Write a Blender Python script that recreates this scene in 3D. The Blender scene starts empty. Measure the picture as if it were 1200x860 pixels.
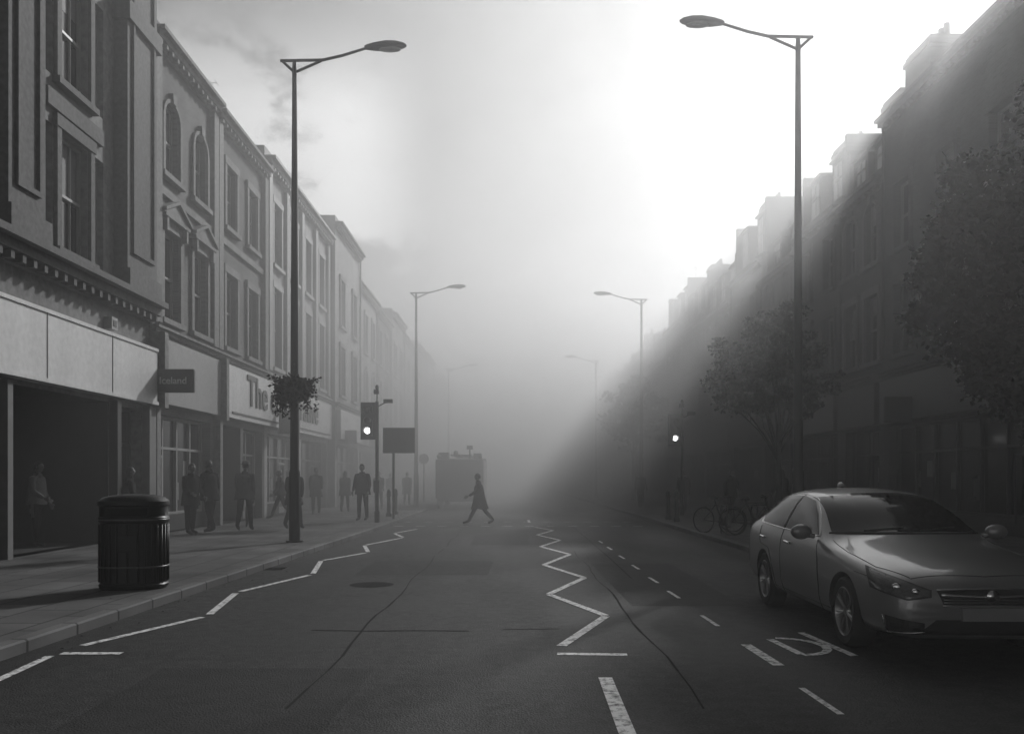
import bpy, bmesh, math, random
from mathutils import Vector, Matrix, Euler
from mathutils.bvhtree import BVHTree
R = random.Random(7)
scene = bpy.context.scene
rad = math.radians
PI = math.pi

# ------------------------------------------------------------------ helpers
class MB:
    def __init__(s): s.v=[]; s.f=[]
    def quad(s,a,b,c,d):
        i=len(s.v); s.v+= [tuple(a),tuple(b),tuple(c),tuple(d)]; s.f.append((i,i+1,i+2,i+3))
    def poly(s,pts):
        i=len(s.v); s.v+=[tuple(p) for p in pts]; s.f.append(tuple(range(i,i+len(pts))))
    def box(s,x0,x1,y0,y1,z0,z1,M=None):
        if x0>x1:x0,x1=x1,x0
        if y0>y1:y0,y1=y1,y0
        P=[(x0,y0,z0),(x1,y0,z0),(x1,y1,z0),(x0,y1,z0),(x0,y0,z1),(x1,y0,z1),(x1,y1,z1),(x0,y1,z1)]
        if M is not None: P=[tuple(M@Vector(p)) for p in P]
        i=len(s.v); s.v+=P
        for q in ((0,3,2,1),(4,5,6,7),(0,1,5,4),(1,2,6,5),(2,3,7,6),(3,0,4,7)): s.f.append(tuple(i+k for k in q))
    def prism(s,pts2,fn,d0,d1):
        n=len(pts2); i=len(s.v)
        s.v+=[tuple(fn(p,d0)) for p in pts2]+[tuple(fn(p,d1)) for p in pts2]
        s.f.append(tuple(i+k for k in range(n))[::-1]); s.f.append(tuple(i+n+k for k in range(n)))
        for k in range(n):
            j=(k+1)%n; s.f.append((i+k,i+j,i+n+j,i+n+k))
    def tube(s,pts,radii,seg=8,cap=True):
        pts=[Vector(p) for p in pts]
        if not hasattr(radii,'__len__'): radii=[radii]*len(pts)
        up=None; rings=[]
        for k,p in enumerate(pts):
            if k==0: t=pts[1]-p
            elif k==len(pts)-1: t=p-pts[k-1]
            else: t=pts[k+1]-pts[k-1]
            if t.length<1e-7: t=Vector((0,0,1))
            t.normalize()
            if up is None:
                up=Vector((1,0,0)) if abs(t.x)<0.8 else Vector((0,1,0))
            a=(up-t*up.dot(t)); 
            if a.length<1e-5: a=t.orthogonal()
            a.normalize(); up=a; b=t.cross(a)
            base=len(s.v)
            for q in range(seg):
                an=2*PI*q/seg; s.v.append(tuple(p+(a*math.cos(an)+b*math.sin(an))*radii[k]))
            rings.append(base)
        for k in range(len(rings)-1):
            for q in range(seg):
                q2=(q+1)%seg
                s.f.append((rings[k]+q,rings[k]+q2,rings[k+1]+q2,rings[k+1]+q))
        if cap:
            s.f.append(tuple(rings[0]+q for q in range(seg))[::-1]); s.f.append(tuple(rings[-1]+q for q in range(seg)))
    def loft(s,rings,cap=True,closed=True):
        bases=[]
        for r in rings:
            bases.append(len(s.v)); s.v+=[tuple(p) for p in r]
        n=len(rings[0])
        for k in range(len(rings)-1):
            for q in range(n if closed else n-1):
                q2=(q+1)%n
                s.f.append((bases[k]+q,bases[k]+q2,bases[k+1]+q2,bases[k+1]+q))
        if cap:
            s.f.append(tuple(bases[0]+q for q in range(n))[::-1]); s.f.append(tuple(bases[-1]+q for q in range(n)))
    def lathe(s,prof,M,seg=24,cap=False):
        rings=[[M@Vector((r*math.cos(2*PI*q/seg),r*math.sin(2*PI*q/seg),h)) for q in range(seg)] for r,h in prof]
        s.loft(rings,cap=cap)
    def ell(s,c,r,M=None,seg=14,rg=9):
        c=Vector(c); rings=[]
        for k in range(rg+1):
            ph=-PI/2+PI*k/rg; rr=max(math.cos(ph),0.02)
            ring=[]
            for q in range(seg):
                an=2*PI*q/seg
                v=Vector((r[0]*rr*math.cos(an),r[1]*rr*math.sin(an),r[2]*math.sin(ph)))
                if M is not None: v=M@v
                ring.append(c+v)
            rings.append(ring)
        s.loft(rings)
    def obj(s,name,mat,parent=None,smooth=False,angle=None,bevel=0):
        me=bpy.data.meshes.new(name); me.from_pydata(s.v,[],s.f); me.validate(); me.update()
        me.materials.append(mat)
        if smooth: 
            me.polygons.foreach_set('use_smooth',[True]*len(me.polygons))
            if angle: 
                try: me.set_sharp_from_angle(angle=rad(angle))
                except Exception: pass
        o=bpy.data.objects.new(name,me); scene.collection.objects.link(o)
        if parent: o.parent=parent
        if bevel:
            b=o.modifiers.new('bevel','BEVEL'); b.width=bevel; b.segments=2; b.limit_method='ANGLE'
        return o

def empty(name,M=None):
    o=bpy.data.objects.new(name,None); scene.collection.objects.link(o); o.empty_display_size=.2
    if M is not None: o.matrix_world=M
    return o
def TR(x,y,z,rz=0,s=1): return Matrix.Translation((x,y,z))@Matrix.Rotation(rz,4,'Z')@Matrix.Scale(s,4)

# ------------------------------------------------------------------ materials
def g(c): return (c,c,c,1)
def mat(name,col,rough=.7,var=.25,scale=2.0,fine=30.0,bump=0.0,metal=0.0,spec=.5,coat=0.0,streak=False):
    m=bpy.data.materials.new(name); m.use_nodes=True; nt=m.node_tree; N=nt.nodes; L=nt.links
    p=N['Principled BSDF']; p.inputs['Roughness'].default_value=rough; p.inputs['Metallic'].default_value=metal
    p.inputs['Specular IOR Level'].default_value=spec; p.inputs['Coat Weight'].default_value=coat
    tc=N.new('ShaderNodeTexCoord')
    src=tc.outputs['Object']
    if streak:
        mp=N.new('ShaderNodeMapping'); mp.inputs['Scale'].default_value=(1,1,.25); L.new(src,mp.inputs['Vector']); src1=mp.outputs[0]
    else: src1=src
    n1=N.new('ShaderNodeTexNoise'); n1.inputs['Scale'].default_value=scale; n1.inputs['Detail'].default_value=6; L.new(src1,n1.inputs['Vector'])
    n2=N.new('ShaderNodeTexNoise'); n2.inputs['Scale'].default_value=fine; n2.inputs['Detail'].default_value=3; L.new(src,n2.inputs['Vector'])
    mx=N.new('ShaderNodeMath'); mx.operation='ADD'; L.new(n1.outputs[0],mx.inputs[0]); L.new(n2.outputs[0],mx.inputs[1])
    mr=N.new('ShaderNodeMapRange'); mr.inputs['From Min'].default_value=.65; mr.inputs['From Max'].default_value=1.35
    mr.inputs['To Min'].default_value=col*(1-var); mr.inputs['To Max'].default_value=col*(1+var)
    L.new(mx.outputs[0],mr.inputs['Value']); L.new(mr.outputs[0],p.inputs['Base Color'])
    if bump:
        b=N.new('ShaderNodeBump'); b.inputs['Strength'].default_value=bump; b.inputs['Distance'].default_value=.02
        L.new(n2.outputs[0],b.inputs['Height']); L.new(b.outputs[0],p.inputs['Normal'])
    return m
def brickmat(name,c1,c2,mor,bw,rh,ms,plane='YZ',rough=.85,stain=.35,off=.5):
    m=bpy.data.materials.new(name); m.use_nodes=True; nt=m.node_tree; N=nt.nodes; L=nt.links
    p=N['Principled BSDF']; p.inputs['Roughness'].default_value=rough; p.inputs['Specular IOR Level'].default_value=.25
    tc=N.new('ShaderNodeTexCoord'); sp=N.new('ShaderNodeSeparateXYZ'); L.new(tc.outputs['Object'],sp.inputs[0])
    cb=N.new('ShaderNodeCombineXYZ'); L.new(sp.outputs[plane[0]],cb.inputs[0]); L.new(sp.outputs[plane[1]],cb.inputs[1])
    b=N.new('ShaderNodeTexBrick'); L.new(cb.outputs[0],b.inputs['Vector']); b.offset=off
    b.inputs['Color1'].default_value=g(c1); b.inputs['Color2'].default_value=g(c2); b.inputs['Mortar'].default_value=g(mor)
    b.inputs['Scale'].default_value=1; b.inputs['Brick Width'].default_value=bw; b.inputs['Row Height'].default_value=rh; b.inputs['Mortar Size'].default_value=ms
    n=N.new('ShaderNodeTexNoise'); n.inputs['Scale'].default_value=.7; n.inputs['Detail'].default_value=7; L.new(tc.outputs['Object'],n.inputs['Vector'])
    mr=N.new('ShaderNodeMapRange'); mr.inputs['From Min'].default_value=.3; mr.inputs['From Max'].default_value=.7
    mr.inputs['To Min'].default_value=1-stain; mr.inputs['To Max'].default_value=1+stain; L.new(n.outputs[0],mr.inputs['Value'])
    mu=N.new('ShaderNodeMix'); mu.data_type='RGBA'; mu.blend_type='MULTIPLY'; mu.inputs['Factor'].default_value=1
    L.new(b.outputs[0],mu.inputs[6]); L.new(mr.outputs[0],mu.inputs[7]); L.new(mu.outputs[2],p.inputs['Base Color'])
    bu=N.new('ShaderNodeBump'); bu.inputs['Strength'].default_value=.4; bu.inputs['Distance'].default_value=.01; bu.invert=True
    L.new(b.outputs[1],bu.inputs['Height']); L.new(bu.outputs[0],p.inputs['Normal'])
    return m
def emis(name,s):
    m=bpy.data.materials.new(name); m.use_nodes=True; p=m.node_tree.nodes['Principled BSDF']
    p.inputs['Base Color'].default_value=g(.5); p.inputs['Emission Color'].default_value=g(1); p.inputs['Emission Strength'].default_value=s
    return m
def asphalt():
    m=bpy.data.materials.new('asphalt'); m.use_nodes=True; nt=m.node_tree; N=nt.nodes; L=nt.links
    p=N['Principled BSDF']; tc=N.new('ShaderNodeTexCoord'); p.inputs['Specular IOR Level'].default_value=.22
    def noise(s,d,sc=None):
        n=N.new('ShaderNodeTexNoise'); n.inputs['Scale'].default_value=s; n.inputs['Detail'].default_value=d
        if sc:
            mp=N.new('ShaderNodeMapping'); mp.inputs['Scale'].default_value=sc; L.new(tc.outputs['Object'],mp.inputs[0]); L.new(mp.outputs[0],n.inputs['Vector'])
        else: L.new(tc.outputs['Object'],n.inputs['Vector'])
        return n
    big=noise(.6,6,(1,.25,1)); mid=noise(7,5); fine=noise(70,2)
    def mr(src,a,b,c,d):
        r=N.new('ShaderNodeMapRange'); r.inputs['From Min'].default_value=a; r.inputs['From Max'].default_value=b; r.inputs['To Min'].default_value=c; r.inputs['To Max'].default_value=d; L.new(src,r.inputs['Value']); return r.outputs[0]
    def mul(a,b):
        x=N.new('ShaderNodeMath'); x.operation='MULTIPLY'; L.new(a,x.inputs[0]); L.new(b,x.inputs[1]); return x.outputs[0]
    c=mul(mul(mr(big.outputs[0],.3,.7,.014,.036),mr(mid.outputs[0],.3,.7,.65,1.4)),mr(fine.outputs[0],.3,.7,.3,1.8))
    vo=N.new('ShaderNodeTexVoronoi'); vo.feature='DISTANCE_TO_EDGE'; vo.inputs['Scale'].default_value=.32
    dm=N.new('ShaderNodeMix'); dm.data_type='RGBA'; dm.blend_type='LINEAR_LIGHT'; dm.inputs['Factor'].default_value=.35
    L.new(tc.outputs['Object'],dm.inputs[6]); L.new(mid.outputs[1],dm.inputs[7]); L.new(dm.outputs[2],vo.inputs['Vector'])
    c=mul(c,mr(vo.outputs['Distance'],0,.012,.4,1))
    L.new(c,p.inputs['Base Color']); L.new(mr(big.outputs[0],.3,.7,.55,.85),p.inputs['Roughness'])
    b=N.new('ShaderNodeBump'); b.inputs['Strength'].default_value=.7; b.inputs['Distance'].default_value=.012; L.new(fine.outputs[0],b.inputs['Height']); L.new(b.outputs[0],p.inputs['Normal'])
    return m
def paintmat():
    m=bpy.data.materials.new('road_paint'); m.use_nodes=True; nt=m.node_tree; N=nt.nodes; L=nt.links
    p=N['Principled BSDF']; p.inputs['Roughness'].default_value=.6; tc=N.new('ShaderNodeTexCoord')
    n=N.new('ShaderNodeTexNoise'); n.inputs['Scale'].default_value=14; n.inputs['Detail'].default_value=8; n.inputs['Roughness'].default_value=.7; L.new(tc.outputs['Object'],n.inputs['Vector'])
    r=N.new('ShaderNodeValToRGB'); r.color_ramp.elements[0].position=.37; r.color_ramp.elements[0].color=g(.06); r.color_ramp.elements[1].position=.52; r.color_ramp.elements[1].color=g(.78)
    L.new(n.outputs[0],r.inputs[0]); L.new(r.outputs[0],p.inputs['Base Color']); return m

ASPH=asphalt(); PAINT=paintmat()
PAVE=brickmat('paving_slabs',.075,.11,.03,.9,.6,.016,'YX',.8,.45)
KERB=brickmat('kerb_stone',.10,.14,.03,.9,5.0,.02,'YX',.8,.4,0)
GROUND=mat('bare_ground',.08,.9)
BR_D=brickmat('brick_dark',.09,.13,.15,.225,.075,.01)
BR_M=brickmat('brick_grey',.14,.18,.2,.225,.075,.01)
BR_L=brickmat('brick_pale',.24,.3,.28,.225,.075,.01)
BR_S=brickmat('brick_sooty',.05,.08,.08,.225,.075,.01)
STUC=mat('stucco',.34,.8,.3,.8,9,.1,streak=True)
STUC2=mat('weathered_stone',.19,.85,.45,.7,8,.15,streak=True)
STONE_D=mat('sooty_stone',.12,.85,.4,.8,10,.15,streak=True)
TRIM=mat('painted_trim',.30,.6,.3,2,12,streak=True)
FRAME=mat('window_frame_paint',.3,.5,.2)
DKFRAME=mat('dark_frame',.03,.5,.2)
GLASS=mat('window_glass',.015,.1,.3,1,3,spec=.45)
BLIND=mat('window_blind',.16,.7,.2,1,5)
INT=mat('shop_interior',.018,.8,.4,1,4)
FASC=mat('fascia_panel',.66,.45,.15,1,8,streak=True)
FASC2=mat('fascia_panel_grey',.28,.5,.2,1,8,streak=True)
SLATE=mat('roof_slate',.07,.6,.3,2,20,.1)
BLACKM=mat('black_painted_metal',.012,.45,.3,3,30,spec=.35)
GREYM=mat('galvanised_metal',.10,.45,.2,3,20,metal=.3)
SIGNB=mat('sign_back',.14,.5,.15)
LETT=mat('sign_letters',.05,.5,.1)
LETTW=mat('sign_letters_white',.7,.5,.05)
CARP=mat('car_paint',.15,.38,.04,2,200,metal=.4,coat=.7); CARP.node_tree.nodes['Principled BSDF'].inputs['Coat Roughness'].default_value=.06
CGLASS=mat('car_glass',.006,.05,.1,1,3,spec=.1)
RUB=mat('rubber',.015,.8,.2,5,40,.1,spec=.2)
PLAST=mat('black_plastic',.014,.55,.2,spec=.3)
CHROME=mat('chrome',.5,.15,.03,metal=1.0)
RIM=mat('alloy_rim',.25,.3,.05,metal=.8)
LAMPG=mat('lamp_glass',.4,.06,.2,20,60,spec=.8)
HLG=mat('headlight_lens',.06,.04,.3,20,60,spec=.9)
PLATE=mat('number_plate',.16,.5,.05)
BARK=mat('bark',.05,.9,.35,6,30,.4)
LEAF=mat('leaves',.018,.9,.7,1.2,9,spec=.05)
LEAF2=mat('leaves_light',.04,.8,.6,1.5,9,spec=.1)
SKIN=mat('skin',.18,.6,.1)
HAIR=mat('hair',.02,.6,.3,20,60)
LIT=emis('signal_lamp',6.0)
COCKS={c:mat('cloth_%03d'%int(c*1000),c*.8,.95,.3,6,60,.2,spec=.1) for c in (.02,.03,.045,.08,.14,.22)}

# ------------------------------------------------------------------ ground, road, pavements
mb=MB(); mb.quad((-1500,-600,0),(1500,-600,0),(1500,2600,0),(-1500,2600,0)); mb.obj('ground',GROUND)
LK=[(-25,-4.95),(0,-4.62),(7.7,-4.46),(15,-4.32),(25,-4.1),(41,-4.05),(60,-4.2),(120,-4.3),(420,-4.3)]
RKX=5.08
mb=MB()
for (a,xa),(b,xb) in zip(LK[:-1],LK[1:]): mb.quad((xa-.02,a,.004),(RKX+.02,a,.004),(RKX+.02,b,.004),(xb-.02,b,.004))
mb.obj('road',ASPH)
def pavement(name,pts,XF):
    sg=-1 if XF<0 else 1
    e=empty(name)
    s=MB();k=MB()
    for (a,xa),(b,xb) in zip(pts[:-1],pts[1:]):
        s.quad((xa+sg*.15,a,.12),(XF+sg*4,a,.12),(XF+sg*4,b,.12),(xb+sg*.15,b,.12))
        rr=[[(xa,a,0),(xa,a,.105),(xa+sg*.02,a,.122),(xa+sg*.15,a,.123),(xa+sg*.15,a,.0)],[(xb,b,0),(xb,b,.105),(xb+sg*.02,b,.122),(xb+sg*.15,b,.123),(xb+sg*.15,b,0)]]
        k.loft(rr,cap=False)
    s.obj('slabs',PAVE,e); k.obj('kerb',KERB,e)
pavement('pavement',LK,-9.3)
pavement('pavement',[(y,RKX) for y in (-25,0,10,30,60,120,420)],12.5)

def strip(mb,pts,w,z=.0085):
    for a,b in zip(pts[:-1],pts[1:]):
        a=Vector((a[0],a[1],z)); b=Vector((b[0],b[1],z)); d=(b-a).normalized(); n=Vector((-d.y,d.x,0))*w/2
        mb.quad(a-n,b-n,b+n,a+n)
mk=MB()
def zig(mb,pts,w,gap=.03):
    for i,(a,b) in enumerate(zip(pts[:-1],pts[1:])):
        a=Vector((a[0],a[1],.0085+.0012*(i%2))); b=Vector((b[0],b[1],.0085+.0012*(i%2))); d=(b-a).normalized(); n=Vector((-d.y,d.x,0))*w/2
        a=a+d*gap; b=b-d*gap
        mb.quad(a-n,b-n,b+n,a+n)
strip(mk,[(-3.55,8.02),(-4.1,8.02)],.1)
zig(mk,[(-4.12,8.3),(-3.52,10.2),(-3.84,12.3),(-3.3,14.6),(-3.68,17.0),(-3.08,18.9),(-3.5,20.9),(-2.9,23.6),(-3.4,25.4),(-2.95,27.6)],.09,.1)
strip(mk,[(-4.06,3.0),(-4.06,6.97),(-4.14,7.9)],.08)
strip(mk,[(.41,8.0),(1.04,7.96)],.1)
zig(mk,[(.46,8.35),(1.09,10.2),(.5,12.1),(1.16,14.1),(.58,16.2),(1.21,18.4),(.66,20.5),(1.23,22.6),(.7,24.7),(1.25,26.8),(.75,28.6)],.1)
strip(mk,[(.70,4.2),(.745,7.05)],.11)
strip(mk,[(.62,31.5),(.62,33.5)],.1)
for y in (5.95,9.5,11.7,13.4,15.4,17.4,19.6,21.6): strip(mk,[(2.22,y),(2.2,y+.75)],.05)
for i in range(12): strip(mk,[(-3.9+i*.72,29.2),(-3.6+i*.72,29.2)],.12)
for i in range(12): strip(mk,[(-3.9+i*.72,32.0),(-3.6+i*.72,32.0)],.12)
strip(mk,[(2.24,8.45),(2.27,7.5)],.10)
zig(mk,[(2.55,8.75),(2.62,7.95)],.08)
arc=[(2.62+.34*math.sin(t), 8.35+.42*math.cos(t)) for t in [i*PI/8 for i in range(9)]]
strip(mk,arc,.08,.0110)
strip(mk,[(2.98,9.1),(3.07,7.9)],.08)
mk.obj('road_markings',PAINT)
TAR=mat('tar_seam',.012,.9,.3,3,40,spec=.1)
ts=MB()
for xx in (1.36,-1.55):
    p=[(xx+.03*math.sin(i*.9)+R.uniform(-.012,.012),2.5+i*.6) for i in range(90)]
    for a_,b_ in zip(p[:-1],p[1:]):
        if R.random()<.8: strip(ts,[a_,b_],R.uniform(.012,.028),.0062)
strip(ts,[(-2.1,9.25),(-1.5,9.2),(-1.0,9.23),(-.45,9.2)],.04,.0064)
strip(ts,[(-.1,9.3),(.5,9.33)],.035,.0064)
strip(ts,[(1.9,14),(1.95,18),(2.0,30)],.025,.0064)
ts.obj('road_tar_seams',TAR)
pt=MB(); 
for (x0,x1,y0,y1) in ((-2.9,-1.2,5.2,7.4),(1.5,2.9,11.0,16.5),(-2.6,-.4,14.5,17.0),(-1.0,.4,21,25)): pt.quad((x0,y0,.0052),(x1,y0,.0052),(x1+.05,y1,.0052),(x0-.03,y1,.0052))
pt.obj('road_patch_repairs',mat('asphalt_patch',.022,.75,.5,5,70,.6,spec=.22))
mh=MB(); mh.lathe([(.0,0),(.33,0)],Matrix.Translation((-2.1,13.2,.0068)),24); mh.obj('manhole_cover',TAR)
mh=MB(); mh.box(-4.38,-3.98,15.3,15.75,.002,.0072); 
for i in range(7): mh.box(-4.36,-4.0,15.33+i*.06,15.35+i*.06,.0072,.012)
mh.obj('drain_grate',BLACKM)
lt=MB()
for i in range(260):
    yy=R.uniform(4,30); side=R.random()<.6; xx=(-4.35+abs(R.gauss(0,.25))) if side else R.uniform(-8.5,-4.7); zz=.012 if side else .128
    a=R.uniform(0,6.28); s_=R.uniform(.015,.04); lt.quad((xx,yy,zz),(xx+s_*math.cos(a),yy+s_*math.sin(a),zz+.006),(xx+s_*1.2*math.cos(a+.6),yy+s_*1.2*math.sin(a+.6),zz+.002),(xx+s_*.7*math.cos(a+1.3),yy+s_*.7*math.sin(a+1.3),zz+.008))
lt.obj('fallen_leaves',LEAF2)

# ------------------------------------------------------------------ buildings
class Bld:
    def __init__(s,name,X0,n,y0,y1,H,wall,trim,depth=11):
        s.e=empty(name); s.X0=X0; s.n=n; s.y0=y0; s.y1=y1; s.H=H; s.wm=wall; s.tm=trim
        s.depth=depth
        s.parts={k:MB() for k in ('walls','trim','window_frames','window_glass','blinds','shopfront','shop_interior','fascia','roof','chimneys','shop_frames','aerial')}
        s.mats=dict(walls=wall,trim=trim,window_frames=FRAME,window_glass=GLASS,blinds=BLIND,shopfront=DKFRAME,shop_interior=INT,fascia=FASC,roof=SLATE,chimneys=BR_S,shop_frames=FRAME,aerial=BLACKM)
        s.op=[]
    def P(s,d,y,z): return (s.X0+s.n*d,y,z)
    def bx(s,part,d0,d1,y0,y1,z0,z1): s.parts[part].box(s.X0+s.n*d0,s.X0+s.n*d1,y0,y1,z0,z1)
    def win(s,y,w,z0,z1,arch=False,surround=True,ped=False,bars=1,depth=.22,sill=True,blind=None,key=False):
        s.op.append((y-w/2,y+w/2,z0,z1,depth))
        a=y-w/2;b=y+w/2
        q=s.parts['window_glass']; q.quad(s.P(-depth,a,z0),s.P(-depth,b,z0),s.P(-depth,b,z1),s.P(-depth,a,z1))
        if blind is None: blind=R.random()<.35
        if blind:
            hb=z1-(z1-z0)*R.uniform(.2,.6); s.parts['blinds'].quad(s.P(-depth+.004,a+.07,hb),s.P(-depth+.004,b-.07,hb),s.P(-depth+.004,b-.07,z1-.05),s.P(-depth+.004,a+.07,z1-.05))
        fw=.07
        s.bx('window_frames',-depth+.006,-depth+.07,a,a+fw,z0,z1); s.bx('window_frames',-depth+.006,-depth+.07,b-fw,b,z0,z1)
        s.bx('window_frames',-depth+.008,-depth+.068,a+fw,b-fw,z0,z0+fw); s.bx('window_frames',-depth+.008,-depth+.068,a+fw,b-fw,z1-fw,z1)
        zm=(z0+z1)/2; s.bx('window_frames',-depth+.007,-depth+.08,a+fw,b-fw,zm-.03,zm+.03)
        for i in range(bars):
            yb=a+(b-a)*(i+1)/(bars+1); s.bx('window_frames',-depth+.006,-depth+.05,yb-.018,yb+.018,z0+fw,zm-.03); s.bx('window_frames',-depth+.006,-depth+.05,yb-.018,yb+.018,zm+.03,z1-fw)
        if arch:
            r=w/2; hh=min(r,.42); top=z1; c=z1-hh
            pl=[(y-r*math.cos(t),c+hh*math.sin(t)) for t in [i*PI/2/6 for i in range(7)]]
            s.parts['walls'].poly([s.P(0.001,a,c)]+[s.P(.001,*p) for p in pl[1:]]+[s.P(.001,a,top)])
            s.parts['walls'].poly([s.P(0.001,b,c)]+[s.P(.001,2*y-p[0],p[1]) for p in pl[1:]]+[s.P(.001,b,top)])
            for sg in (1,-1):
                for p,q2 in zip(pl[:-1],pl[1:]):
                    f=lambda p,k:( (y+sg*(p[0]-y)*k), c+(p[1]-c)*k )
                    A=f(p,1.0);B=f(q2,1.0);C=f(q2,1.22);D=f(p,1.22)
                    s.parts['trim'].prism([A,B,C,D],lambda p,d:s.P(d,p[0],p[1]),.003,.09)
            s.parts['trim'].prism([(y-.1,z1-.02),(y+.1,z1-.02),(y+.15,z1+.24),(y-.15,z1+.24)],lambda p,d:s.P(d,p[0],p[1]),.002,.14)
            if surround:
                s.bx('trim',.002,.09,a-.16,a-.002,z0,c); s.bx('trim',.002,.09,b+.002,b+.16,z0,c)
        elif surround:
            s.bx('trim',.002,.08,a-.18,a-.002,z0,z1); s.bx('trim',.002,.08,b+.002,b+.18,z0,z1); s.bx('trim',.002,.1,a-.22,b+.22,z1+.002,z1+.25)
        if sill: s.bx('trim',-.05,.16,a-.24,b+.24,z0-.14,z0-.002)
        if ped:
            s.bx('trim',.002,.24,a-.3,b+.3,z1+.252,z1+.34)
            s.parts['trim'].prism([(a-.34,z1+.342),(b+.34,z1+.342),(y,z1+.72)],lambda p,d:s.P(d,p[0],p[1]),.002,.2)
            for t,u in (((a-.38,z1+.36),(y,z1+.77)),((b+.38,z1+.36),(y,z1+.77))):
                s.parts['trim'].prism([t,u,(u[0],u[1]+.09),(t[0],t[1]+.09)],lambda p,d:s.P(d,p[0],p[1]),.004,.28)
            for yy in (a-.12,b+.12): s.bx('trim',.1,.22,yy-.06,yy+.06,z1-.1,z1+.25)
    def shop(s,a,b,z0=.12,z1=3.3,kind='window',mull=1.2):
        if kind=='open':
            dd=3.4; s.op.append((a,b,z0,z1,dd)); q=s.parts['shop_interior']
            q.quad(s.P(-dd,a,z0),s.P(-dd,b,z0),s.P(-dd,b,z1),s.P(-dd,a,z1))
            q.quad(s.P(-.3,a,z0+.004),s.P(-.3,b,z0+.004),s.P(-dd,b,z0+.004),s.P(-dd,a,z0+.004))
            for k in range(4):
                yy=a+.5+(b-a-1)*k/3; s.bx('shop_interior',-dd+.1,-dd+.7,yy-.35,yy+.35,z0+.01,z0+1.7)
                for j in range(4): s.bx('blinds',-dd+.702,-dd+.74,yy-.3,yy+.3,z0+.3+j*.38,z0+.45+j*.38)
            s.bx('shop_frames',-.25,-.15,a,a+.08,z0,z1)
        else:
            dd=.35; s.op.append((a,b,z0,z1,dd)); q=s.parts['window_glass']
            q.quad(s.P(-dd,a,z0),s.P(-dd,b,z0),s.P(-dd,b,z1),s.P(-dd,a,z1))
            nn=max(1,round((b-a)/mull)); 
            fr='shop_frames' if kind=='white' else 'shopfront'
            s.bx('shopfront',-dd+.01,-dd+.1,a,b,z0,z0+.45)
            for k in range(nn+1):
                yy=a+(b-a)*k/nn; yy=min(max(yy,a+.04),b-.04); s.bx(fr,-dd+.005,-dd+.09,yy-.04,yy+.04,z0+.45,z1)
            for zz in (z0+.5,z0+2.3,z1-.05): s.bx(fr,-dd+.006,-dd+.085,a+.08,b-.08,zz-.035,zz+.035)
            k=R.randrange(nn); da=a+(b-a)*k/nn+.08
            s.bx(fr,-dd+.09,-dd+.12,da,da+.07,z0+.05,z0+2.1); s.bx(fr,-dd+.09,-dd+.12,da+.8,da+.87,z0+.05,z0+2.1); s.bx(fr,-dd+.09,-dd+.12,da+.07,da+.8,z0+2.03,z0+2.1); s.bx(fr,-dd+.09,-dd+.12,da+.07,da+.8,z0+.05,z0+.3)
            for j in range(int((b-a)*1.2)):
                if R.random()<.5:
                    yy=R.uniform(a+.2,b-.6); zz=R.uniform(z0+.7,z0+1.8); s.parts['blinds'].quad(s.P(-dd+.003,yy,zz),s.P(-dd+.003,yy+.35,zz),s.P(-dd+.003,yy+.35,zz+.5),s.P(-dd+.003,yy,zz+.5))
    def band(s,z0,z1,d=.12,part='trim',a=None,b=None,d0=.002):
        s.bx(part,d0,d,(s.y0 if a is None else a)+.004,(s.y1 if b is None else b)-.004,z0,z1)
    def cornice(s,z,k=1.0,dent=True):
        s.band(z,z+.12*k,.10*k); s.band(z+.12*k+.002,z+.26*k,.24*k); s.band(z+.26*k+.004,z+.36*k,.36*k)
        if dent:
            yy=s.y0+.15
            while yy<s.y1-.2:
                s.bx('trim',.1*k+.002,.22*k,yy,yy+.12,z+.01,z+.11*k); yy+=.38
    def chimney(s,y,w=1.6,h=1.9,d=-1.6,dw=.9):
        s.bx('chimneys',d-dw,d,y-w/2,y+w/2,s.H-.2,s.H+h); s.bx('trim',d-dw-.06,d+.06,y-w/2-.06,y+w/2+.06,s.H+h-.3,s.H+h-.15)
        k=int(w/.35)
        for i in range(k):
            yy=y-w/2+.2+i*(w-.4)/max(1,k-1); x=s.X0+s.n*(d-dw/2)
            s.parts['chimneys'].tube([(x,yy,s.H+h),(x,yy,s.H+h+.1),(x,yy,s.H+h+.42)],[.12,.11,.095],8)
        if R.random()<.5:
            x=s.X0+s.n*(d-dw/2); z=s.H+h; q=s.parts['aerial']; q.tube([(x,y,z-.2),(x,y,z+1.6)],.02,5); q.tube([(x-.5,y,z+1.5),(x+.5,y,z+1.5)],.012,4)
            for t in range(6): q.tube([(x-.5+t*.2,y-.25,z+1.5),(x-.5+t*.2,y+.25,z+1.5)],.008,4)
    def mansard(s,h,dorm):
        H=s.H
        a=s.y0+.1;b=s.y1-.1; q=s.parts['roof']
        q.quad(s.P(-.3,a,H-.1),s.P(-.3,b,H-.1),s.P(-1.3,b,H+h),s.P(-1.3,a,H+h)); q.quad(s.P(-1.3,a,H+h),s.P(-1.3,b,H+h),s.P(-9,b,H+h),s.P(-9,a,H+h))
        q.poly([s.P(-.3,a,H-.1),s.P(-1.3,a,H+h),s.P(-9,a,H+h),s.P(-9,a,H-.1)]); q.poly([s.P(-.3,b,H-.1),s.P(-1.3,b,H+h),s.P(-9,b,H+h),s.P(-9,b,H-.1)])
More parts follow.
